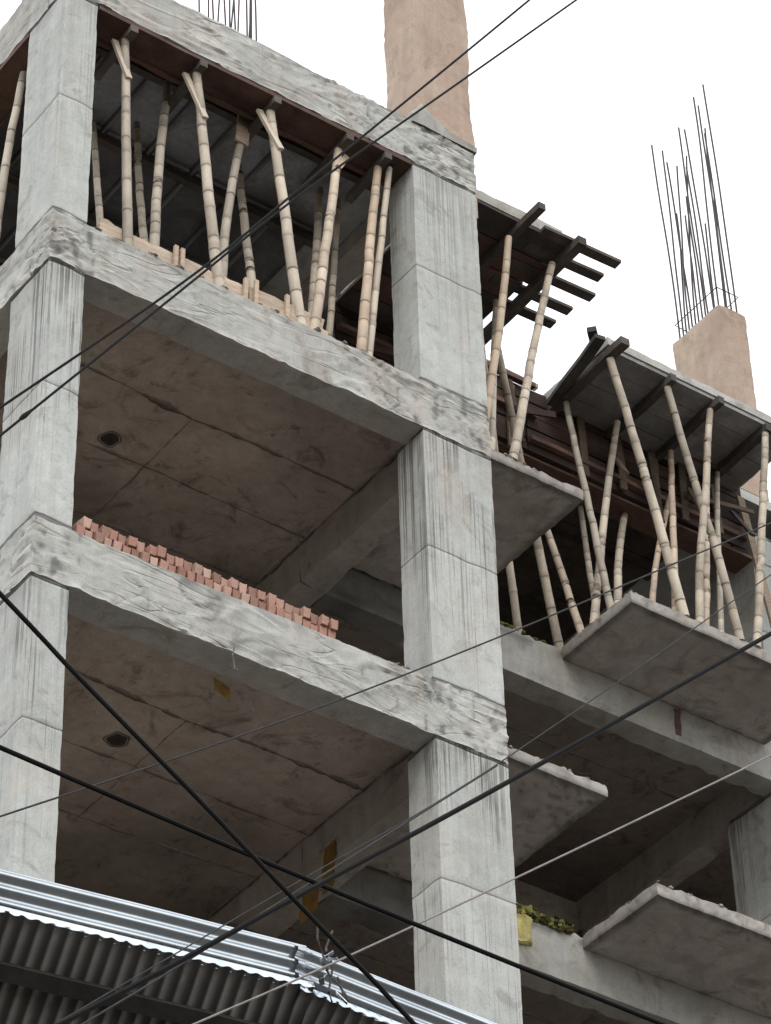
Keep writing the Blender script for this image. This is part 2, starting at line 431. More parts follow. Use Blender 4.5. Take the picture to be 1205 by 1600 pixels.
# ---- balcony slabs
def balcony(x0, x1, y0, y1, L, t, rough_lip):
    m = MB()
    def wr(x, y, z, front, left):
        v = Vector((0, 0, 0)); tn = 1.0
        n = N(Vector((x * 9, y * 9, z * 9 + L))); n2 = N(Vector((x * 23, y * 23, z * 20)))
        edge = min(abs(x - x1), abs(y - y0), abs(x - x0)) < .002
        if edge:
            v += Vector((n, n2, n * .5)) * .007 * rough_lip
            tn = .88 - .55 * max(0, n2 + n * .8)
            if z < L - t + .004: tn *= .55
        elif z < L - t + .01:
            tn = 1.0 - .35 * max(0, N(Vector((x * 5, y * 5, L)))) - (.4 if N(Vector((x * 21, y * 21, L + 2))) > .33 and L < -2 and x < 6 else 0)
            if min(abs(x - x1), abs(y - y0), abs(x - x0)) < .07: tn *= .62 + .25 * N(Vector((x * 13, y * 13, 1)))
        return v, tn
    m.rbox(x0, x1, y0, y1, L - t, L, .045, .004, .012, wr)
    # crust of spilt mortar on the rim
    for i in range(int((x1 - x0) * 16)):
        x = random.uniform(x0 + .05, x1 - .02); s_ = random.uniform(.006, .02)
        m.lump((x, y0 + random.uniform(.0, .05), L + s_ * .25), s_ * 1.6, s_, s_ * .8, i, random.uniform(.45, 1.0), 7, 5)
    for i in range(int((y1 - y0) * 14)):
        s_ = random.uniform(.006, .018); xx = (x1 - .02) if x1 < 6 else x0 + .02
        m.lump((xx, random.uniform(y0, y1), L + s_ * .25), s_, s_ * 1.6, s_ * .8, i + 50, random.uniform(.4, .9), 7, 5)
    return m.build('balcony_slab', M['balcony'], bld)
for L in (0, -3.05, -6.1, -9.15, -12.2):
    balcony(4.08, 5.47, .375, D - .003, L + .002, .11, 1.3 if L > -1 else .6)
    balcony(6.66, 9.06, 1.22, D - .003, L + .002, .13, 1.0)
m = MB(); m.rbox(4.2, 5.47, .375, D, 2.965, 3.09, .06, .004, .009); m.rbox(6.66, 9.06, 1.22, D, 2.955, 3.052, .06, .004, .009)
m.build('balcony_slab', M['beam'], bld)

# ---- columns
def column(x0, x1, y0, y1, top, mat, fine=True, low=G):
    m = MB()
    for L in [3.05] + LV[1:] + [G + .0]:
        pass
    for i, L in enumerate(LV):
        zb = LV[i + 1] if i + 1 < len(LV) else G
        zt = L - B
        if zt < zb: continue
        st = .07 if (fine and L > -7) else .5
        jt = (L - 1.76 + .05 * N(Vector((x0, y0, L))), zb + .03, zt - .025) if st < .2 else ()
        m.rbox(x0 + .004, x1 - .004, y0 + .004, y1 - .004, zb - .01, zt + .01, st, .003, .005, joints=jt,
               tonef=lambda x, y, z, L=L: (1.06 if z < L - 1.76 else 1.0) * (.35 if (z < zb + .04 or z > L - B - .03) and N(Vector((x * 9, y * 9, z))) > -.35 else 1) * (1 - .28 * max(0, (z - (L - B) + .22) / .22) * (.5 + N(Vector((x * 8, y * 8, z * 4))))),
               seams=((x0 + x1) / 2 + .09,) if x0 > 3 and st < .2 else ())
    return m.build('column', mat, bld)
c1 = column(0, .32, 0, .578, 3, M['conc'])
c2 = column(W0, W1, 0, .366, 3, M['conc'])
c3 = column(9.2, 9.56, D, 3.0, 3, M['conc'])
c4 = column(3.62, 3.98, 3.0, 3.72, 3, M['inner'])
for (x, y) in ((0, 4.3), (0, 8.4), (3.62, 8.4), (9.2, 8.4), (13.8, 2.22), (13.8, 8.4), (9.2, 5.2)):
    column(x, x + .34, y, y + .55, 3, M['inner'], False)

# pours above the roof line, reddish clay-stained
m = MB()
def clay(x, y, z, front, left):
    n = N(Vector((x * 2.5, y * 2.5, z * 1.4))); f = max(0, 1 - (z - 3.05) / .35)
    v = Vector((.012 * n, -.016 * n, 0)) + Vector(((x - 3.84) * .05, (y - .18) * .1, 0)) * f
    return v, 1 + .10 * n
m.rbox(W0 + .06, W1 + .01, .01, .42, 3.052, 6.2, .06, .008, .008, clay)
m.build('column_head', M['brownhead'], c2)
m = MB()                                                             # fillet of grey mortar round its foot
F = [(W0 - .0, .05), (W0 + .01, -.012), (3.62, -.02), (3.9, -.012), (W1 + .02, -.012), (W1 + .03, .1)]
hts = [.03, .10, .30, .12, .05, .03]
pr = None
for i in range(41):
    t = i / 40 * (len(F) - 1); k = min(int(t), len(F) - 2); f = t - k
    x = F[k][0] * (1 - f) + F[k + 1][0] * f; y = F[k][1] * (1 - f) + F[k + 1][1] * f
    h = hts[k] * (1 - f) + hts[k + 1] * f; h += .02 * N(Vector((x * 9, y, 0)))
    q = (m.vert((x, y - .006, 3.03), .9), m.vert((x, y - .014, 3.06 + h * .5), .8 + .2 * N(Vector((x * 12, 0, 0)))), m.vert((x, y + .03, 3.05 + h), .95), m.vert((x, y + .12, 3.05 + h * .4), .8))
    if pr:
        for a in range(3): m.face(pr[a], q[a], q[a + 1], pr[a + 1])
    pr = q
m.build('mortar_fillet', M['beam'], c2)
for (c_, x0, x1, y0, y1) in ((c3, 9.15, 9.52, D, 2.98), (c4, 3.62, 3.98, 3.0, 3.75)):
    m = MB(); m.rbox(x0, x1, y0, y1, 3.052, 5.58, .07, .006, .012, tonef=lambda x, y, z: 1.0 + .12 * N(Vector((x * 2, y * 2, z))))
    m.build('column_head', M['brownhead'], c_)
    # starter bars
    pos = [(x0 + .06 + (x1 - x0 - .12) * i / 2, yy) for i in range(3) for yy in (y0 + .06, y1 - .06)] + [(xx, y0 + .06 + (y1 - y0 - .12) * j / 4) for j in (1, 2, 3) for xx in (x0 + .06, x1 - .06)]
    pos += [(x0 + .12, y0 + .2), (x1 - .12, y1 - .25), (x0 + .08, y1 - .1), (x0 + .16, y1 - .16), (x1 - .08, y0 + .12), (x0 + .2, y0 + .09)]
    hs = [3.3, 3.1, 3.35, 2.1, 3.6, 3.0, 2.3, 3.1, 1.7, 3.2, 2.6, 3.4, 1.5, 2.2]
    lean = [(0, 0), (-.05, .05), (.03, .1), (.05, 0), (-.06, 0), (.05, -.1), (-.09, .02), (.03, 0), (-.05, 0), (-.08, .05), (.05, -.05), (-.02, .04), (.06, 0), (-.05, 0)]
    for i, (x, y) in enumerate(pos):
        r = MB(); hh = hs[i % 14] * (1 if i < 14 else .9); lx, ly = lean[i % 14]
        pts = []
        for k in range(15):
            t = k / 14
            pts.append((x + lx * t ** 1.5 * hh / 3 + .02 * N(Vector((i * 5.1, t * 2, 0))), y + ly * t ** 1.5 + .02 * N(Vector((i * 3.3, t * 2, 4))), 5.5 + t * hh))
        r.tube(pts, .0105, 6); r.build('rebar', M['rebar'], c_)
    for zt, kk in ((5.86, .0),):
        r = MB(); a = .035
        pts = [(x0 + a, y0 + a, zt), (x1 - a, y0 + a, zt + .01), (x1 - a, y1 - a, zt - .03), (x0 + a, y1 - a, zt - .02), (x0 + a, y0 + a, zt), (x0 + a + .05, y0 + a + .06, zt + .03)]
        P2 = []
        for p, q in zip(pts[:-1], pts[1:]):
            for k in range(4): P2.append(Vector(p).lerp(Vector(q), k / 4))
        r.tube(P2, .006, 5); r.build('rebar_tie', M['rebar'], c_)

# ---- dark walls added deep inside, out of view, to block daylight
m = MB()
for i, L in enumerate(LV):
    zb = (LV[i + 1] if i + 1 < len(LV) else G)
    m.rbox(.3, XE, YE, YE + .12, zb + .003, L - .15, 1.0, .003, .003)
    m.rbox(XE - .12, XE, D + .3, YE - .01, zb + .003, L - B - .003, 1.0, .003, .003)
    m.rbox(4.6, 9.1, 5.6, 5.72, zb + .003, L - B - .003, 1.0, .003, .003)
    m.rbox(.4, 3.55, 5.6, 5.72, zb + .003, L - B - .003, 1.0, .003, .003)
m.build('daylight_blocker', M['wall'], bld)

# small leftovers fixed in the concrete
m = MB(); m.rbox(7.95, 8.03, D - .012, D + .05, -.45, -.14, .04, .004, .01); m.build('timber_stub', M['ply'], bld)

# ------------------------------------------------------------------ formwork under the roof
# left bay
fw = empty('slab_formwork', (.35, .1, 2.5), 'dark steel sheet and timber formwork under the roof slab of the left bay', 'formwork')
fm = lambda m, n, mat: m.build(n, mat, fw)
m = MB(); m.rbox(.33, 3.48, -.004, .30, 2.478, 2.526, .12, .004, .01, tonef=lambda x, y, z: .8 + .5 * N(Vector((x * 3, y * 8, 0)))); fm(m, 'beam_soffit_board', M['ply'])
m = MB(); m.rbox(.33, 3.48, .285, .325, 2.45, 2.88, .2, .004, .01); fm(m, 'beam_side_board', M['ply'])
for i in range(7):
    x0 = .33 + i * .455; m = MB()
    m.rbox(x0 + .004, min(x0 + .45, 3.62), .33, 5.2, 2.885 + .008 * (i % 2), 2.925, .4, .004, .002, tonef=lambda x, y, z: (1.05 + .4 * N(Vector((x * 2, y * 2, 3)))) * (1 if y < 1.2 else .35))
    for k in range(5):
        m.bar((x0 + .05, .5 + k * .95, 2.865), (x0 + .43, .5 + k * .95, 2.868), .03, .035, tone=.7)
    m.bar((x0 + .015, .34, 2.865), (x0 + .015, 5.1, 2.865), .025, .045, tone=.6)
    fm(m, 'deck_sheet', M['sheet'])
for y in (.62, 1.5, 2.4, 3.4, 4.4):
    m = MB(); m.bar((.35, y, 2.80), (3.6, y + .03, 2.80), .07, .07, jit=.012); fm(m, 'bearer', M['darkwood'])
for x in (.66, 1.345, 2.08, 2.83, 3.23):
    m = MB(); m.bar((x, -.015, 2.44), (x + .02, .62, 2.44), .07, .07, tone=1.3, jit=.006); fm(m, 'joist', M['darkwood'])
m = MB()
for y0_, y1_ in ((.6, 2.2), (2.2, 4.3)):
    m.rbox(.30, .328, y0_, y1_, 2.45, 2.9, .3, .004, .01)
fm(m, 'beam_side_board', M['ply'])
m = MB(); m.rbox(-.004, .3, .58, 4.2, 2.478, 2.526, .2, .004, .01); fm(m, 'beam_soffit_board', M['ply'])

# small balcony
m = MB(); m.bar((4.205, .05, 2.28), (4.20, .04, 2.80), .028, .02, up=(0, 1, 0), tone=1.2)
tag(m.build('wall_batten', M['paleboard'], None, origin=(4.2, .05, 2.28)), 'thin pale batten hanging beside the top right corner of the middle column', 'batten')
fs = empty('balcony_formwork', (4.2, .4, 2.8), 'small balcony formwork with five planks sticking out into the sky', 'formwork')
for i in range(6):
    m = MB(); y0 = .38 + i * .31
    m.rbox(4.2, 5.5 + random.uniform(-.03, .05), y0, y0 + .295, 2.925 + .006 * (i % 2), 2.962, .2, .004, .008, tonef=lambda x, y, z, k=i: .8 + .15 * (k % 3)); m.build('deck_board', M['darkwood'] if i in (0, 3, 5) else M['board'] if i == 9 else M['ply'], fs)
for (x, y0, y1, w, z) in ((4.98, .06, 2.15, .075, 2.875), (5.55, .2, 2.05, .09, 2.875)):
    m = MB(); m.bar((x, y0, z), (x + .04, y1, z), w, w, jit=.01); m.build('joist', M['darkwood'], fs)
for (y, xt) in ((.33, 6.05), (.56, 6.03), (.81, 6.13), (1.07, 6.07), (1.3, 6.05)):
    m = MB(); m.bar((5.2, y + .02, 2.938), (xt, y - .02, 2.93), .10, .035, jit=.004); m.build('plank', M['darkwood'], fs)

# beam form of the recessed bay and its balcony formwork
fb = empty('beam_formwork', (4.2, D, 2.2), 'brown board shuttering of the recessed roof beam behind the bamboo props', 'formwork')
zz = [2.20, 2.36, 2.50, 2.66, 2.83, 3.0]
for i in range(5):
    for x0, x1 in ((4.2, 6.4), (6.41, 9.1), (9.6, 13.8)):
        m = MB(); m.rbox(x0, x1, D - .045 + .006 * (i % 2), D - .012, zz[i] + .004, zz[i + 1] - .004, .2, .005, .012, tonef=lambda x, y, z, k=i: (.34, .5, .28, .5, .34)[k] + .5 * N(Vector((x * 1.3, k * 3, z * 5))))
        m.build('form_board', M['ply'], fb)
m = MB(); m.rbox(4.2, 13.8, D, D + .28, 2.16, 2.198, .3, .004, .01); m.build('beam_soffit_board', M['ply'], fb)
for (y, z, x0, x1) in ((D - .1, 3.0, 4.2, 6.5), (D + .0, 3.13, 4.5, 6.62), (D + .25, 3.2, 4.3, 6.6), (D - .09, 2.62, 4.2, 6.5), (D - .08, 2.32, 6.4, 9.1)):
    m = MB(); m.bar((x0, y, z), (x1, y + .03, z + .02), .06, .05, jit=.012, tone=1.1); m.build('rail', M['board'] if z > 3 else M['ply'], fb)
for x in (4.9, 5.35, 5.8, 6.2, 7.05, 7.5, 7.95, 8.3, 8.7):
    m = MB(); m.bar((x, D - .075, 2.9), (x + random.uniform(-.03, .03), D - .08, 2.22 - random.uniform(0, .16)), .085, .025, up=(0, 1, 0), tone=random.uniform(.25, .7), jit=.012); m.build('stud', M['board'], fb)
m = MB()
for i in range(8):
    m.rbox(4.2, 9.1, D + .35 + i * .45, D + .79 + i * .45, 2.885 + .006 * (i % 2), 2.925, .6, .004, .002)
m.build('deck_sheet', M['darkwood'], fb)
for i in range(4):
    m = MB(); m.bar((4.2, D + .5 + i * .9, 2.83), (9.1, D + .5 + i * .9, 2.83), .07, .08); m.build('bearer', M['darkwood'], fb)

rc = random.Random(41)
for i in range(12):
    x = rc.uniform(4.4, 9.0); z1 = rc.uniform(2.35, 2.95); ln = rc.uniform(.3, .9)
    m = MB(); a_ = rc.uniform(-.25, .25) + (1.45 if i % 3 == 0 else 0)
    m.bar((x, D - .11 - rc.uniform(0, .12), z1), (x + ln * math.sin(a_), D - .12 - rc.uniform(0, .25), z1 - ln * math.cos(a_)), rc.uniform(.04, .1), .022, up=(0, 1, 0), tone=rc.uniform(.2, .6), jit=.01)
    m.build('packing_strip', M['board'] if i % 2 else M['ply'], fb)
fg = empty('balcony_formwork', (6.66, 1.2, 2.8), 'large balcony formwork of grey panels on dark timbers above five leaning bamboos', 'formwork')
for i in range(4):
    for j, (x0, x1) in enumerate(((6.68, 7.38), (7.39, 8.05), (8.06, 9.0))):
        m = MB(); y0 = 1.235 + i * .245
        m.rbox(x0, x1 + .004, y0, y0 + .24, 2.905 + .005 * ((i + j) % 2), 2.952, .2, .004, .004, tonef=lambda x, y, z, k=i + j: 1.25 + .5 * N(Vector((x * 2, y * 4, k)))); m.build('deck_panel', M['panel'], fg)
for (x, y0, y1, w) in ((6.70, 1.02, 2.2, .10), (7.40, 1.16, 2.16, .065), (7.98, 1.15, 2.16, .065), (8.62, 1.2, 2.16, .08)):
    m = MB(); m.bar((x, y0, 2.86), (x + .02, y1, 2.855), w, .085, jit=.01); m.build('joist', M['darkwood'], fg)
m = MB(); m.bar((6.50, 1.14, 2.90), (6.66, 2.1, 2.84), .11, .05, jit=.01); m.build('plank', M['darkwood'], fg)
m = MB(); m.bar((6.60, 1.33, 2.98), (6.42, 1.17, 2.98), .09, .06, jit=.005); m.build('plank', M['darkwood'], fg)

# ------------------------------------------------------------------ bamboo props
def bamboo(foot, head, r=.036, bend=.03, seed=1, label='', group=None, brace=None, mat='bamboo'):
    rnd = random.Random(seed); a, b = Vector(foot), Vector(head); d = b - a; L = d.length; d.normalize()
    side = d.cross(Vector((0, 1, 0))).normalized(); side2 = d.cross(side)
    m = MB(); pts, rad, ton = [], [], []
    # stations: fine rings at every node
    s = 0.0; nodes = []
    q = rnd.uniform(.05, .2)
    while q < L - .03: nodes.append(q); q += rnd.choice((.15, .2, .25, .3, .34)) + rnd.uniform(-.03, .03)
    st = {0.0, L}
    for n_ in nodes:
        for o in (-.045, -.014, -.005, .003, .012, .05): 
            if 0 < n_ + o < L: st.add(n_ + o)
    st = sorted(st)
    itn = {n_: rnd.uniform(.78, 1.12) for n_ in nodes}; rtn = {n_: rnd.uniform(.22, .7) for n_ in nodes}; off = {n_: (rnd.uniform(-1, 1) * .0035, rnd.uniform(-1, 1) * .0035) for n_ in nodes}
    for q in st:
        t = q / L; c = a + d * q + side * (bend * math.sin(math.pi * t)) + side2 * (bend * .5 * math.sin(2 * math.pi * t + seed))
        near = min(nodes, key=lambda n_: abs(n_ - q)); o = off[near]; c += side * o[0] + side2 * o[1]
        dn = q - near; R_ = r * (1.06 - .2 * t)
        lower = max([n_ for n_ in nodes if n_ <= q] or [nodes[0]]); tn = itn[lower]
        if abs(dn) < .013: R_ *= 1.06
        if -.006 < dn < .004: tn = rtn[near]
        elif 0 < dn <= .05: tn *= .82
        elif -.05 <= dn < 0: tn *= 1.12
        pts.append(c); rad.append(R_); ton.append(tn * rnd.uniform(.93, 1.05))
    m.tube(pts, rad, 10, ton)
    ob = m.build('bamboo_prop', M[mat], None, origin=foot)
    tag(ob, label, 'bamboo prop', group)
    if brace:
        dx, dy, ln = brace
        m = MB(); p0 = b - d * ln + Vector((0, -r * 1.1, 0)); p1 = b + Vector((dx, dy, .0))
        m.bar(p0, p1, .055, .028, up=(0, 1, 0), tone=.95, jit=.002)
        m.build('brace', M['bamboo'], ob, origin=tuple(p0))
    return ob
GL = 'bamboo props holding up the roof formwork of the left bay'
GR = 'bamboo props holding up the formwork of the recessed bay'
GS = 'bamboo props holding up the small balcony formwork'
K = [
 ((.715, .045, .0), (.655, .12, 2.41), .038, .015, 'leftmost front bamboo prop of the left bay, nearly upright with a nailed brace', GL, (-.075, .05, .5)),
 ((1.574, .06, 0), (1.345, .10, 2.41), .037, .02, 'front bamboo prop of the left bay leaning left, second from the corner column', GL, (-.085, .05, .55)),
 ((2.373, .062, 0), (2.09, .10, 2.41), .038, .02, 'front bamboo prop leaning left whose foot meets its right-leaning neighbour', GL, (-.09, .05, .48)),
 ((2.462, .055, 0), (2.82, .16, 2.41), .036, -.02, 'pale front bamboo prop leaning right from the foot of its left-leaning neighbour', GL, (.10, .02, .28)),
 ((2.938, .067, 0), (3.22, .14, 2.41), .038, .02, 'white weathered bamboo prop closest to the middle column', GL, None),
 ((3.033, .11, 0), (3.33, .12, 2.45), .027, .0, 'thin bamboo prop right behind the white weathered one', GL, None),
 ((1.081, .283, 0), (1.366, .602, 2.76), .036, .02, 'shaded bamboo prop leaning right, its foot touching a crossing bamboo', GL, None),
 ((1.217, .488, 0), (1.403, 1.163, 2.76), .032, .02, 'dim bamboo prop crossing behind the right-leaning one near the corner column', GL, None),
 ((1.697, .248, 0), (2.095, .51, 2.76), .036, .04, 'curved bamboo prop with a wide board nailed to its top', GL, None),
 ((2.693, .427, 0), (3.151, .908, 2.76), .037, .02, 'brown shaded bamboo prop behind the crossing pair in the left bay', GL, None),
 ((3.10, .78, 0), (3.37, .93, 2.76), .03, .02, 'dim thin bamboo prop deep behind, left of the white weathered one', GL, None),
 ((.72, .40, 0), (.98, 1.2, 2.76), .028, .02, 'dim bamboo prop in the shadow beside the corner column', GL, None),
 ((2.3, .55, 0), (2.35, 1.0, 2.76), .033, .03, 'dim bamboo prop deep in the bay behind the left-leaning front one', GL, None),
 ((.03, 1.02, 0), (.15, .90, 2.41), .034, .05, 'bamboo prop on the side of the building left of the corner column', None, None),
 ((4.46, .504, 0), (4.923, .49, 2.80), .036, -.02, 'bamboo prop beside the middle column under the small balcony formwork', GS, None),
 ((4.735, .41, 0), (5.467, .562, 2.82), .037, .02, 'long right-leaning bamboo prop standing on the small balcony slab', GS, None),
 ((4.601, .525, 0), (5.35, 1.242, 2.82), .030, .01, 'thin shaded bamboo prop behind the one beside the middle column', GS, None),
 ((4.52, .42, 0), (4.27, .9, 2.9), .030, .0, 'short visible bamboo prop leaning left against the middle column edge', GS, None),
 ((6.752, 2.329, 0), (5.75, 1.75, 2.84), .035, .02, 'bamboo prop leaning left seen under the small balcony slab, right one of two', GR, None),
 ((6.296, 2.341, 0), (5.25, 1.4, 2.84), .030, .02, 'thin bamboo prop leaning left under the small balcony slab, next to the middle column', GR, None),
 ((6.72, 1.542, 0), (6.73, 1.958, 2.8), .033, .03, 'bamboo prop left of the large balcony formwork bending down behind the crossing one', GR, None),
 ((6.75, 2.0, 0), (6.6, 2.6, 2.8), .033, .02, 'dim bamboo prop behind the small balcony slab corner', GR, None),
 ((6.70, 1.80, 0), (7.314, 1.917, 2.8), .036, .03, 'right-leaning bamboo prop standing at the left edge of the large balcony slab', GR, None),
 ((6.83, 1.637, 0), (7.829, 2.471, 2.4), .032, .02, 'shaded upright bamboo prop behind the near corner of the large balcony slab', GR, None),
 ((7.308, 1.25, 0), (6.70, 1.251, 2.81), .037, -.02, 'long left-leaning bamboo prop reaching the outer corner of the large formwork', GR, None),
 ((7.1, 1.484, 0), (8.1, 2.15, 2.4), .028, .02, 'dim bamboo prop left of the crossing of two bamboos, in deep shade', GR, None),
 ((7.26, 1.32, 0), (8.008, 1.96, 2.8), .033, .0, 'greyish bamboo prop crossing behind the foot of the longest left-leaning one', GR, None),
 ((7.95, 1.25, 0), (7.40, 1.27, 2.81), .038, -.02, 'long left-leaning bamboo prop in the middle of the large balcony', GR, None),
 ((7.508, 1.26, 0), (7.951, 1.264, 2.81), .037, .05, 'curved bamboo prop rising upright under the third timber of the large formwork', GR, None),
 ((7.62, 1.34, 0), (8.15, 1.6, 2.8), .032, -.03, 'shaded bamboo prop whose foot touches the curved upright one', GR, None),
 ((7.76, 1.28, 0), (8.60, 1.95, 2.8), .028, .02, 'thin bamboo prop at the right, behind the middle left-leaning one', GR, None),
 ((8.14, 1.24, 0), (8.613, 1.25, 2.81), .035, .0, 'rightmost upright bamboo prop at the photo edge', GR, None),
 ((6.95, 2.0, 0), (7.4, 2.7, 2.8), .028, .0, 'very dim bamboo prop in the black opening left of the large balcony corner', GR, None),
]
props = []
for i, k in enumerate(K):
    props.append(bamboo(k[0], k[1], k[2] * random.uniform(1.0, 1.2), k[3] * random.uniform(.3, 1.3), i * 7 + 3, k[4], k[5], k[6]))
# boards nailed to prop heads
def loose(name, a, b, w, t, mat, label, cat, group=None, parent=None, tone=1.):
    m = MB(); m.bar(a, b, w, t, up=(0, 1, 0), jit=.003, tone=tone)
    o = m.build(name, M[mat], parent, origin=a)
    if not parent: tag(o, label, cat, group)
    return o
loose('head_board', (1.99, .40, 2.22), (2.06, .455, 2.74), .125, .022, 'board', '', '', parent=props[8], tone=1.5)
loose('leaning_board', (9.15, 1.98, 1.1), (9.02, 2.12, 2.8), .09, .03, 'board', 'flat grey board leaning upright near the right edge beside the last bamboo', 'board', tone=1.1)

# ------------------------------------------------------------------ shutter boards along the floor edge of the left bay
segs = [(.47, .70, .24, 'short raised shutter board nearest the corner column on the floor edge'),
        (.70, 1.85, .21, 'long shutter board standing on the floor edge between the leaning bamboos'),
        (1.86, 2.60, .24, 'double shutter board at the right end of the floor edge')]
for x0, x1, h, lab in segs:
    m = MB(); m.rbox(x0, x1 - .01, .075, .10, -.005, h, .08, .006, .015, tonef=lambda x, y, z: 1.25 + .5 * N(Vector((x * 2, 0, z * 14))))
    if x0 > 1.8: m.rbox(x0 + .02, x1 + .02, .058, .072, .02, .12, .08, .006, .02, tonef=lambda x, y, z: 1.2)
    o = m.build('shutter_board', M['paleboard'], None, origin=(x0, .1, 0)); tag(o, lab, 'board', 'shutter boards on the floor edge')
    for xs in [q for q in (1.14, 1.20, 1.80, 1.90, 2.2, 2.5) if x0 < q < x1]:
        m = MB(); m.bar((xs, .045, -.0), (xs + .01, .048, h + .05), .035, .03, up=(0, 1, 0), tone=1.7)
        m.build('stake', M['board'], o, origin=(xs, .075, 0))

# spilt mortar and rubble along floor edges
def crust(name, x0, x1, y, z, n, mat, label, s0=.012, s1=.03, ky=.05):
    m = MB()
    for i in range(n):
        s_ = random.uniform(s0, s1); m.lump((random.uniform(x0, x1), y + random.uniform(-ky, ky), z + s_ * .3), s_ * random.uniform(1, 2), s_, s_ * .8, i, random.uniform(.6, 1.2), 7, 5)
    o = m.build(name, M[mat], None, origin=((x0 + x1) / 2, y, z)); return tag(o, label, name.replace('_', ' '), None, 'stuff')
crust('mortar_rubble', .35, 3.3, .05, 0, 90, 'mortar', 'crumbs of grey mortar along the floor edge under the bamboo props')
crust('mortar_rubble', 2.6, 3.4, .06, -3.05, 26, 'mortar', 'crumbs of grey mortar on the floor edge right of the bricks')
crust('mossy_rubble', 4.2, 6.5, D + .03, -.01, 90, 'moss', 'dark mossy rubble along the top of the recessed beam', .012, .03, .03)
crust('brick_rubble', .6, 2.6, .25, -3.05, 60, 'brick', 'broken red brick bits lying behind the brick row', .02, .05, .1)

# ------------------------------------------------------------------ bricks stacked on edge along the lower floor
bvars = []
for i in range(6):
    m = MB(); w, d_, h = .071, .235, .09
    m.rbox(-w / 2, w / 2, 0, d_, 0, h, .036, .0035, .012, tonef=lambda x, y, z, k=i: 1 + .25 * N(Vector((x * 20 + k, y * 10, z * 20))))
    bvars.append(m)
def brick(x, y, z, rz, rx, v, label, grp='red bricks stacked along the floor edge'):
    global _bm
    if not hasattr(brick, 'me'):
        brick.me = []
        for q in bvars:
            o_ = q.build('brick', M['brick']); brick.me.append(o_.data); bpy.data.objects.remove(o_)
    o = bpy.data.objects.new('brick', brick.me[v]); col.objects.link(o)
    o.location = (x, y, z); o.rotation_euler = (rx, random.uniform(-.06, .06), rz); o.scale = (random.uniform(.9, 1.02), 1, random.uniform(.9, 1.1))
    return tag(o, label, 'brick', grp)
x = .40
top_gap = [(1.42, 1.50), (1.72, 1.95)]
while x < 2.66:
    step = .0755 + random.uniform(0, .006)
    zj = random.uniform(0, .004)
    brick(x, .02 + random.uniform(-.012, .02), -3.047 + zj, random.uniform(-.05, .05), 0, random.randrange(6), 'red brick of the bottom course standing on the concrete floor edge')
    x += step
x = .45
while x < 2.66:
    if True:
        brick(x + random.uniform(-.008, .008), .022 + random.uniform(-.02, .03), -2.954 + random.uniform(0, .01), random.uniform(-.12, .12), random.uniform(-.04, .04), random.randrange(6), 'red brick of the upper course laid on the bottom row')
    x += .0755 + random.uniform(0, .007)
x = .48
while x < 2.5:
    brick(x, .29 + random.uniform(-.02, .02), -3.047, random.uniform(-.06, .06), 0, random.randrange(6), 'red brick of the rear row hidden behind the front bricks')
    x += .085
for (x, rz) in ((.56, .2), (.66, -.1), (.75, .05), (.84, .0), (1.2, .3), (1.28, -.2)):
    brick(x, .27, -2.954, rz, 0, random.randrange(6), 'red brick lying on top of the rear row')

# ------------------------------------------------------------------ scraps
def sheet_scrap(name, pts, mat, label, cat):
    # pts: grid of 3-D rows
    m = MB(); rows = []
    for j, row in enumerate(pts):
        r_ = []
        for i, p in enumerate(row):
            p = Vector(p) + nv(p[0] * 9, p[1] * 9, p[2] * 9) * .02; r_.append(m.vert(p, 1 + .4 * N(Vector(p) * 14)))
        rows.append(r_)
    for j in range(len(rows) - 1):
        for i in range(len(rows[0]) - 1): m.face(rows[j][i], rows[j][i + 1], rows[j + 1][i + 1], rows[j + 1][i])
    o = m.build(name, M[mat], None, origin=pts[0][0]); return tag(o, label, cat)
def grid(p0, pu, pv, nu, nv_): return [[tuple(Vector(p0) + Vector(pu) * (i / nu) + Vector(pv) * (j / nv_)) for i in range(nu + 1)] for j in range(nv_ + 1)]
sheet_scrap('plastic_scrap', grid((1.72, .30, -3.58), (.17, .05, 0), (.02, .02, -.10), 6, 4), 'tarp', 'torn yellow plastic scrap hanging under the lower beam of the left bay', 'plastic scrap')
sheet_scrap('stained_sheet', grid((3.79, 1.72, -3.42), (0, .16, 0), (0, .04, -.42), 5, 10), 'tarp', 'ochre sheet hanging on the inner beam of the lower bay', 'plastic sheet')
sheet_scrap('stained_sheet', grid((3.78, 1.95, -3.70), (.0, .24, 0), (0, .02, -.24), 6, 6), 'tarp', 'ragged orange sheet hanging low behind the tin roof', 'plastic sheet')
m = MB()
for i in range(260):
    s_ = random.uniform(.010, .034); xx = random.uniform(5.94, 6.54); m.lump((xx, D + random.uniform(-.04, .1), -3.05 + random.uniform(-.02, .06) * (1 + .5 * N(Vector((xx * 6, 0, 0))))), s_ * random.uniform(.8, 2), s_, s_ * random.uniform(.6, 1.2), i, random.uniform(.4, 2.2), 7, 5, .7)
tag(m.build('mossy_pile', M['moss'], None, origin=(6.2, D, -3.05)), 'yellow green mossy pile on the recessed beam beside the middle column', 'rubble pile')
m = MB(); m.rbox(5.9, 6.10, D - .035, D + .03, -3.37, -3.09, .016, .01, .02, wr=lambda x, y, z, f, l: (nv(x * 14, y * 14, z * 9) * .022 + nv(x * 33, y * 20, z * 25) * .008, .95 + .6 * N(Vector((x * 16, y * 5, z * 13)))))
tag(m.build('cement_bag', M['sack'], None, origin=(6.0, D, -3.3)), 'pale yellow plastic bag stuck to the recessed beam face by the column', 'bag')
m = MB(); pts = [(1.69, -.02, -3.5), (1.66, -.035, -3.62), (1.70, .0, -3.70), (1.76, .05, -3.66), (1.72, .12, -3.60)]
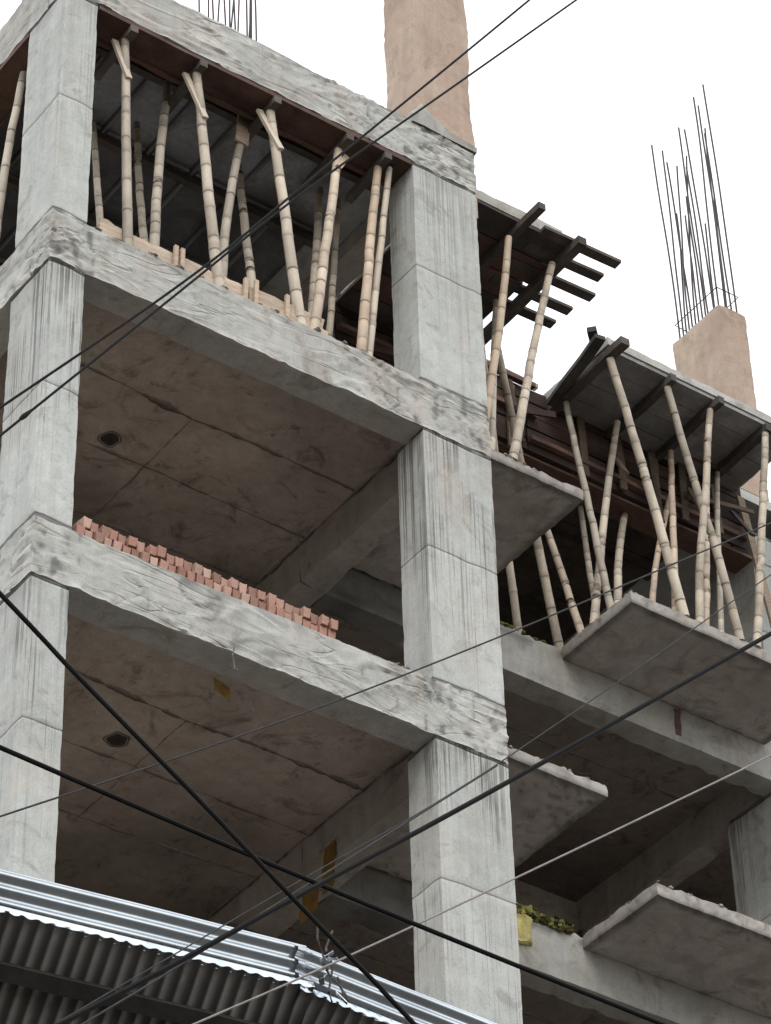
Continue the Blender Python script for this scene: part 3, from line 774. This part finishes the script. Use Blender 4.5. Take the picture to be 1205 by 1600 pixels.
m.tube(pts, .006, 5); tag(m.build('loose_cable', M['palewire'], None, origin=pts[0]), 'short pale cable end looping below the lower beam', 'cable')

# ------------------------------------------------------------------ tin roof in the foreground
tr = empty('tin_roof', (-2, -3.9, -9.2), 'shiny zinc corrugated roof edge with dark ribbed underside in the lower left corner', 'roof')
def corrugated(name, origin, u, v, lu, lv, pitch, amp, across, mat, step_u=.3, jag=0, rib_shade=(0, 0, 1)):
    # ribs run along u, profile varies along v (or the reverse when across)
    m = MB(); u = Vector(u).normalized(); v = Vector(v).normalized(); n = u.cross(v).normalized(); o = Vector(origin)
    nvv = int(lv / (pitch / (8 if across else 14))); nuu = max(2, int(lu / step_u)); rows = []
    for j in range(nvv + 1):
        t = lv * j / nvv; h = amp * math.cos(2 * math.pi * t / pitch); r_ = []
        for i in range(nuu + 1):
            s_ = lu * i / nuu
            if jag and i == 0: s_ -= jag * (.5 + .5 * math.cos(2 * math.pi * t / pitch)) + jag * N(Vector((t * 3, 0, 0)))
            w = .006 * N(Vector((s_ * 1.3, t * 1.1, 2)))
            ph = 2 * math.pi * t / pitch
            tn = (rib_shade[2] + (1 - rib_shade[2]) * (.5 + .5 * math.cos(ph + rib_shade[1])) ** rib_shade[0]) if rib_shade[0] else 1.0  # rib self-shadow and dark reflections painted into the vertex tone
            r_.append(m.vert(o + u * s_ + v * t + n * (h + w), tn))
        rows.append(r_)
    for j in range(nvv):
        for i in range(nuu): m.face(rows[j][i], rows[j][i + 1], rows[j + 1][i + 1], rows[j + 1][i])
    return m.build(name, mat, tr)
A0 = Vector((-3.3, -3.675, -8.937)); A1 = Vector((-.52, -4.095, -8.937)); uA = (A1 - A0).normalized()
B0 = Vector((-.60, -4.08, -8.96)); B1 = Vector((2.6, -3.93, -8.96)); uB = (B1 - B0).normalized()
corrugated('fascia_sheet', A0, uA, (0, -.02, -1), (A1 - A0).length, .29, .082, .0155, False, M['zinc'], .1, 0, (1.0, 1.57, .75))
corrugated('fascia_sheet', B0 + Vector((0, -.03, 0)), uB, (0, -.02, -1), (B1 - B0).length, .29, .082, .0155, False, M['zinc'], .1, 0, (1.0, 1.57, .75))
s42 = math.radians(42)
for (P0, P1, uu) in ((A0, A1, uA), (B0, B1, uB)):
    nh = Vector((-uu.y, uu.x, 0)); dn = nh * math.cos(s42) + Vector((0, 0, -math.sin(s42)))
    edge = P0 + Vector((0, -.02, -.305)) - dn * .03
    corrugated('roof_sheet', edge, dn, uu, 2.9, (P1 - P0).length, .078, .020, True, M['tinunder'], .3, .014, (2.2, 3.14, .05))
    m = MB(); # bright hemmed lip with folded teeth along the eave
    L_ = (P1 - P0).length; n_ = int(L_ / .0085); pr = None
    for i in range(n_ + 1):
        p = edge + uu * (L_ * i / n_) + Vector((0, -.012, .006)); c_ = math.cos(2 * math.pi * (L_ * i / n_) / .078) + .6 * N(Vector((i * .05, 0, 0)))
        q = (m.vert(p + Vector((0, .004, .026))), m.vert(p + Vector((0, -.008, .006))), m.vert(p + Vector((0, -.006 - .002 * c_, -.012 + .004 * c_))))
        if pr: m.face(pr[0], q[0], q[1], pr[1]); m.face(pr[1], q[1], q[2], pr[2])
        pr = q
    m.build('eave_trim', M['zinc'], tr)
    nn = uu.cross(dn).normalized()
    if nn.z > 0: nn = -nn
    for k, s_ in enumerate((.27, .95, 1.7, 2.5)):
        m = MB(); a = edge + dn * s_ + nn * .04; b_ = a + uu * L_
        m.bar(a, b_, .085, .055, up=tuple(nn), jit=.008, tone=.35); m.build('purlin', M['darkwood'], tr)
# torn flashing and wire ties where the two sheets meet
m = MB()
for i in range(6):
    a = A1 + Vector((random.uniform(-.03, .12), -.06 - .02 * i * .3, random.uniform(-.30, .0)))
    m.bar(a, a + Vector((random.uniform(-.06, .08), random.uniform(-.05, 0), random.uniform(-.10, .10))), .028, .004, tone=random.uniform(.3, 1), jit=.01)
m.build('torn_flashing', M['zinc'], tr)
m = MB()
for (dx, dz, ex, ez) in ((.0, .07, .04, -.2), (.09, .06, .03, -.1), (.03, -.15, .14, -.33), (.08, -.12, .06, -.38), (.12, -.2, .16, -.34)):
    a = A1 + Vector((dx, -.09, dz)); b_ = A1 + Vector((ex, -.12, ez))
    m.tube([a, a.lerp(b_, .3) + nv(dx * 30, 1, 2) * .03, a.lerp(b_, .7) + nv(dx * 30, 5, 2) * .03, b_], .006, 5)
m.build('wire_tie', M['rebar'], tr)
m = MB(); m.rbox(-3.3, 2.6, -2.15, -2.1, G, -10.95, 1.2, .003, .003); m.rbox(-3.3, -3.25, -2.1, -.8, G, -10.95, 1.2, .003, .003); m.rbox(2.55, 2.6, -2.1, -.8, G, -10.95, 1.2, .003, .003)
m.build('wall_sheet', M['tinunder'], tr)

# ------------------------------------------------------------------ overhead cables
wires = [
('cable', .0046, 'wire', 'upper one of the two thin black cables rising steeply to the top right', [(-5.046, -9.0, -11.157), (-4.775, -9.0, -10.792), (-4.499, -9.0, -10.426), (-4.255, -9.0, -10.091), (-4.054, -9.0, -9.765), (-3.779, -9.0, -9.343), (-3.625, -9.0, -9.113), (-3.226, -9.0, -8.51), (-2.79, -9.0, -7.846)]),
('cable', .0044, 'wire', 'lower one of the two thin black cables, the one with a taped splice', [(-5.039, -9.03, -11.273), (-4.763, -9.03, -10.863), (-4.482, -9.03, -10.437), (-4.255, -9.03, -10.11), (-4.159, -9.03, -9.945), (-3.973, -9.03, -9.676), (-3.78, -9.03, -9.399), (-3.576, -9.03, -9.131), (-3.068, -9.03, -8.424), (-2.528, -9.03, -7.679)]),
('cable', .0060, 'wire', 'thick black cable running down to the right across the lower left', [(-5.799, -10.5, -13.198), (-5.615, -10.5, -13.331), (-5.409, -10.5, -13.458), (-5.274, -10.5, -13.544), (-5.117, -10.5, -13.647), (-4.999, -10.5, -13.735), (-4.837, -10.5, -13.834), (-4.749, -10.5, -13.89), (-4.663, -10.5, -13.952)]),
('cable', .0066, 'wire', 'thick black cable sloping gently down to the right past the middle column', [(-5.506, -10.0, -13.213), (-5.335, -10.0, -13.225), (-5.046, -10.0, -13.242), (-4.786, -10.0, -13.257), (-4.575, -10.0, -13.268), (-4.286, -10.0, -13.283), (-3.931, -10.0, -13.294), (-3.482, -10.0, -13.309)]),
('cable', .0070, 'wire', 'thickest black cable rising from the tin roof to the right edge', [(-5.417, -10.2, -14.049), (-5.198, -10.2, -13.862), (-5.068, -10.2, -13.745), (-4.934, -10.2, -13.624), (-4.722, -10.2, -13.434), (-4.433, -10.2, -13.182), (-4.178, -10.2, -12.957), (-3.999, -10.2, -12.791), (-3.548, -10.2, -12.388), (-3.071, -10.2, -11.953)]),
('cable', .0040, 'greywire', 'thin grey cable crossing the middle column below the brick floor', [(-3.882, -7.0, -11.087), (-3.567, -7.0, -10.857), (-3.181, -7.0, -10.566), (-2.676, -7.0, -10.19), (-2.311, -7.0, -9.902), (-1.881, -7.0, -9.559), (-1.349, -7.0, -9.123), (-.783, -7.0, -8.659), (-.387, -7.0, -8.317), (.214, -7.0, -7.825)]),
('cable', .0028, 'greywire', 'hair-thin grey cable just above the thickest one on the right', [(-2.769, -7.4, -11.139), (-2.33, -7.4, -10.749), (-1.912, -7.4, -10.344), (-1.731, -7.4, -10.153), (-1.254, -7.4, -9.664), (-1.064, -7.4, -9.481), (-.732, -7.4, -9.122), (-.571, -7.4, -8.956), (-.232, -7.4, -8.609)]),
('cable', .0038, 'palewire', 'pale grey strand rising from the roof joint to the recessed beam', [(-3.679, -8.0, -12.388), (-3.314, -8.0, -12.118), (-3.048, -8.0, -11.908), (-2.787, -8.0, -11.706), (-2.311, -8.0, -11.333), (-1.904, -8.0, -11.008), (-1.519, -8.0, -10.702), (-1.117, -8.0, -10.383), (-.96, -8.0, -10.256)]),
('cable', .0028, 'greywire', 'thin dark cable hugging the underside of the thickest one over the tin roof', [(-5.185, -9.9, -13.824), (-5.03, -9.9, -13.681), (-4.886, -9.9, -13.54), (-4.756, -9.9, -13.412)]),
]
def catmull(P, k=6):
    P = [Vector(p) for p in P]; P = [P[0] * 2 - P[1]] + P + [P[-1] * 2 - P[-2]]; out = []
    for i in range(1, len(P) - 2):
        for j in range(k):
            t = j / k; a, b, c, d = P[i - 1:i + 3]
            out.append(.5 * ((2 * b) + (c - a) * t + (2 * a - 5 * b + 4 * c - d) * t * t + (3 * b - a - 3 * c + d) * t ** 3))
    out.append(P[-2]); return out
for name, r, mt, lab, pts in wires:
    P = [Vector(p) for p in pts]
    for _ in range(2): P = [P[0]] + [P[i] * .6 + (P[i - 1] + P[i + 1]) * .2 for i in range(1, len(P) - 1)] + [P[-1]]
    d0 = (P[0] - P[2]).normalized(); d1 = (P[-1] - P[-3]).normalized()
    L0 = 5. if lab.find('hugging') < 0 else 2.
    P = [P[0] + d0 * L0] + [P[0] + d0 * 1.] + P + [P[-1] + d1 * 1., P[-1] + d1 * (5. if lab.find('hugging') < 0 else .0 + 1.2)]
    m = MB(); m.tube(catmull(P), r, 7)
    o = m.build('overhead_cable', M[mt], None, origin=tuple(P[0])); tag(o, lab, 'cable', 'overhead cables crossing in front of the building')
    if 'splice' in lab:
        m = MB(); a = Vector((-4.975, -9.03, -11.176)); dd = Vector((.276, 0, .41)).normalized()
        m.tube([a - dd * .03, a - dd * .02, a, a + dd * .02, a + dd * .045], [.004, .007, .009, .007, .004], 7); m.build('splice', M['wire'], o, origin=tuple(a))

# ------------------------------------------------------------------ ground
def plane(name, x0, x1, y0, y1, z, mat, n=1):
    m = MB(); ids = [[m.vert((x0 + (x1 - x0) * i / n, y0 + (y1 - y0) * j / n, z)) for i in range(n + 1)] for j in range(n + 1)]
    for j in range(n):
        for i in range(n): m.face(ids[j][i], ids[j][i + 1], ids[j + 1][i + 1], ids[j + 1][i])
    o = m.build(name, mat); tag(o, None, None, None, 'structure'); return o
plane('ground', -900, 900, -900, 900, G - .012, M['earth'])
plane('road', -120, 120, -24, -3.2, G - .004, M['road'])  # unseen road, made wide and dark so the fascia ribs reflect dark bands

# ------------------------------------------------------------------ camera
cam = bpy.data.cameras.new('camera'); co = bpy.data.objects.new('camera', cam); col.objects.link(co)
cam.sensor_fit = 'HORIZONTAL'; cam.sensor_width = 36; cam.lens = 5103.85 / 1205 * 36
cam.clip_start = .1; cam.clip_end = 3000
co.location = (-8.5592, -15.70147, -17.82203); co.rotation_euler = Euler((2.26374, .02305, -.61918), 'XYZ')
sc.camera = co

# ------------------------------------------------------------------ overcast light
SUN_EL, SUN_AZ = math.radians(48), math.radians(215)                  # azimuth clockwise from +Y
w = bpy.data.worlds.new('World'); sc.world = w; w.use_nodes = True; nt = w.node_tree; nt.nodes.clear()
out = nt.nodes.new('ShaderNodeOutputWorld')
sky = nt.nodes.new('ShaderNodeTexSky'); sky.sky_type = 'NISHITA'; sky.sun_disc = False
sky.sun_elevation = SUN_EL; sky.sun_rotation = SUN_AZ; sky.air_density = 1.5; sky.dust_density = 4
bs = nt.nodes.new('ShaderNodeBackground'); bs.inputs[1].default_value = .06; nt.links.new(sky.outputs[0], bs.inputs[0])
bc = nt.nodes.new('ShaderNodeBackground')                             # the cloud layer, lighter and darker in soft masses
tc = nt.nodes.new('ShaderNodeTexCoord')
cn = noise_n(nt, tc.outputs['Generated'], 2.2, 4, .5)
nt.links.new(ramp(nt, cn, .3, .7, (.95, .965, .985), (1.0, 1.0, 1.0)), bc.inputs[0]); bc.inputs[1].default_value = 1.5
ad = nt.nodes.new('ShaderNodeAddShader'); nt.links.new(bs.outputs[0], ad.inputs[0]); nt.links.new(bc.outputs[0], ad.inputs[1])
nt.links.new(ad.outputs[0], out.inputs[0])
sl = bpy.data.lights.new('sun', 'SUN'); sl.energy = 1.2; sl.angle = math.radians(25); sl.color = (1, .97, .93)
so = bpy.data.objects.new('sun', sl); col.objects.link(so); so.location = (0, -20, 20)
dirv = Vector((math.sin(SUN_AZ) * math.cos(SUN_EL), math.cos(SUN_AZ) * math.cos(SUN_EL), math.sin(SUN_EL)))
so.rotation_euler = dirv.to_track_quat('Z', 'Y').to_euler()
sc.view_settings.view_transform = 'Standard'; sc.view_settings.look = 'None'; sc.view_settings.exposure = 0; sc.view_settings.gamma = 1
sc.render.engine = 'CYCLES'; sc.cycles.max_bounces = 8; sc.cycles.diffuse_bounces = 5
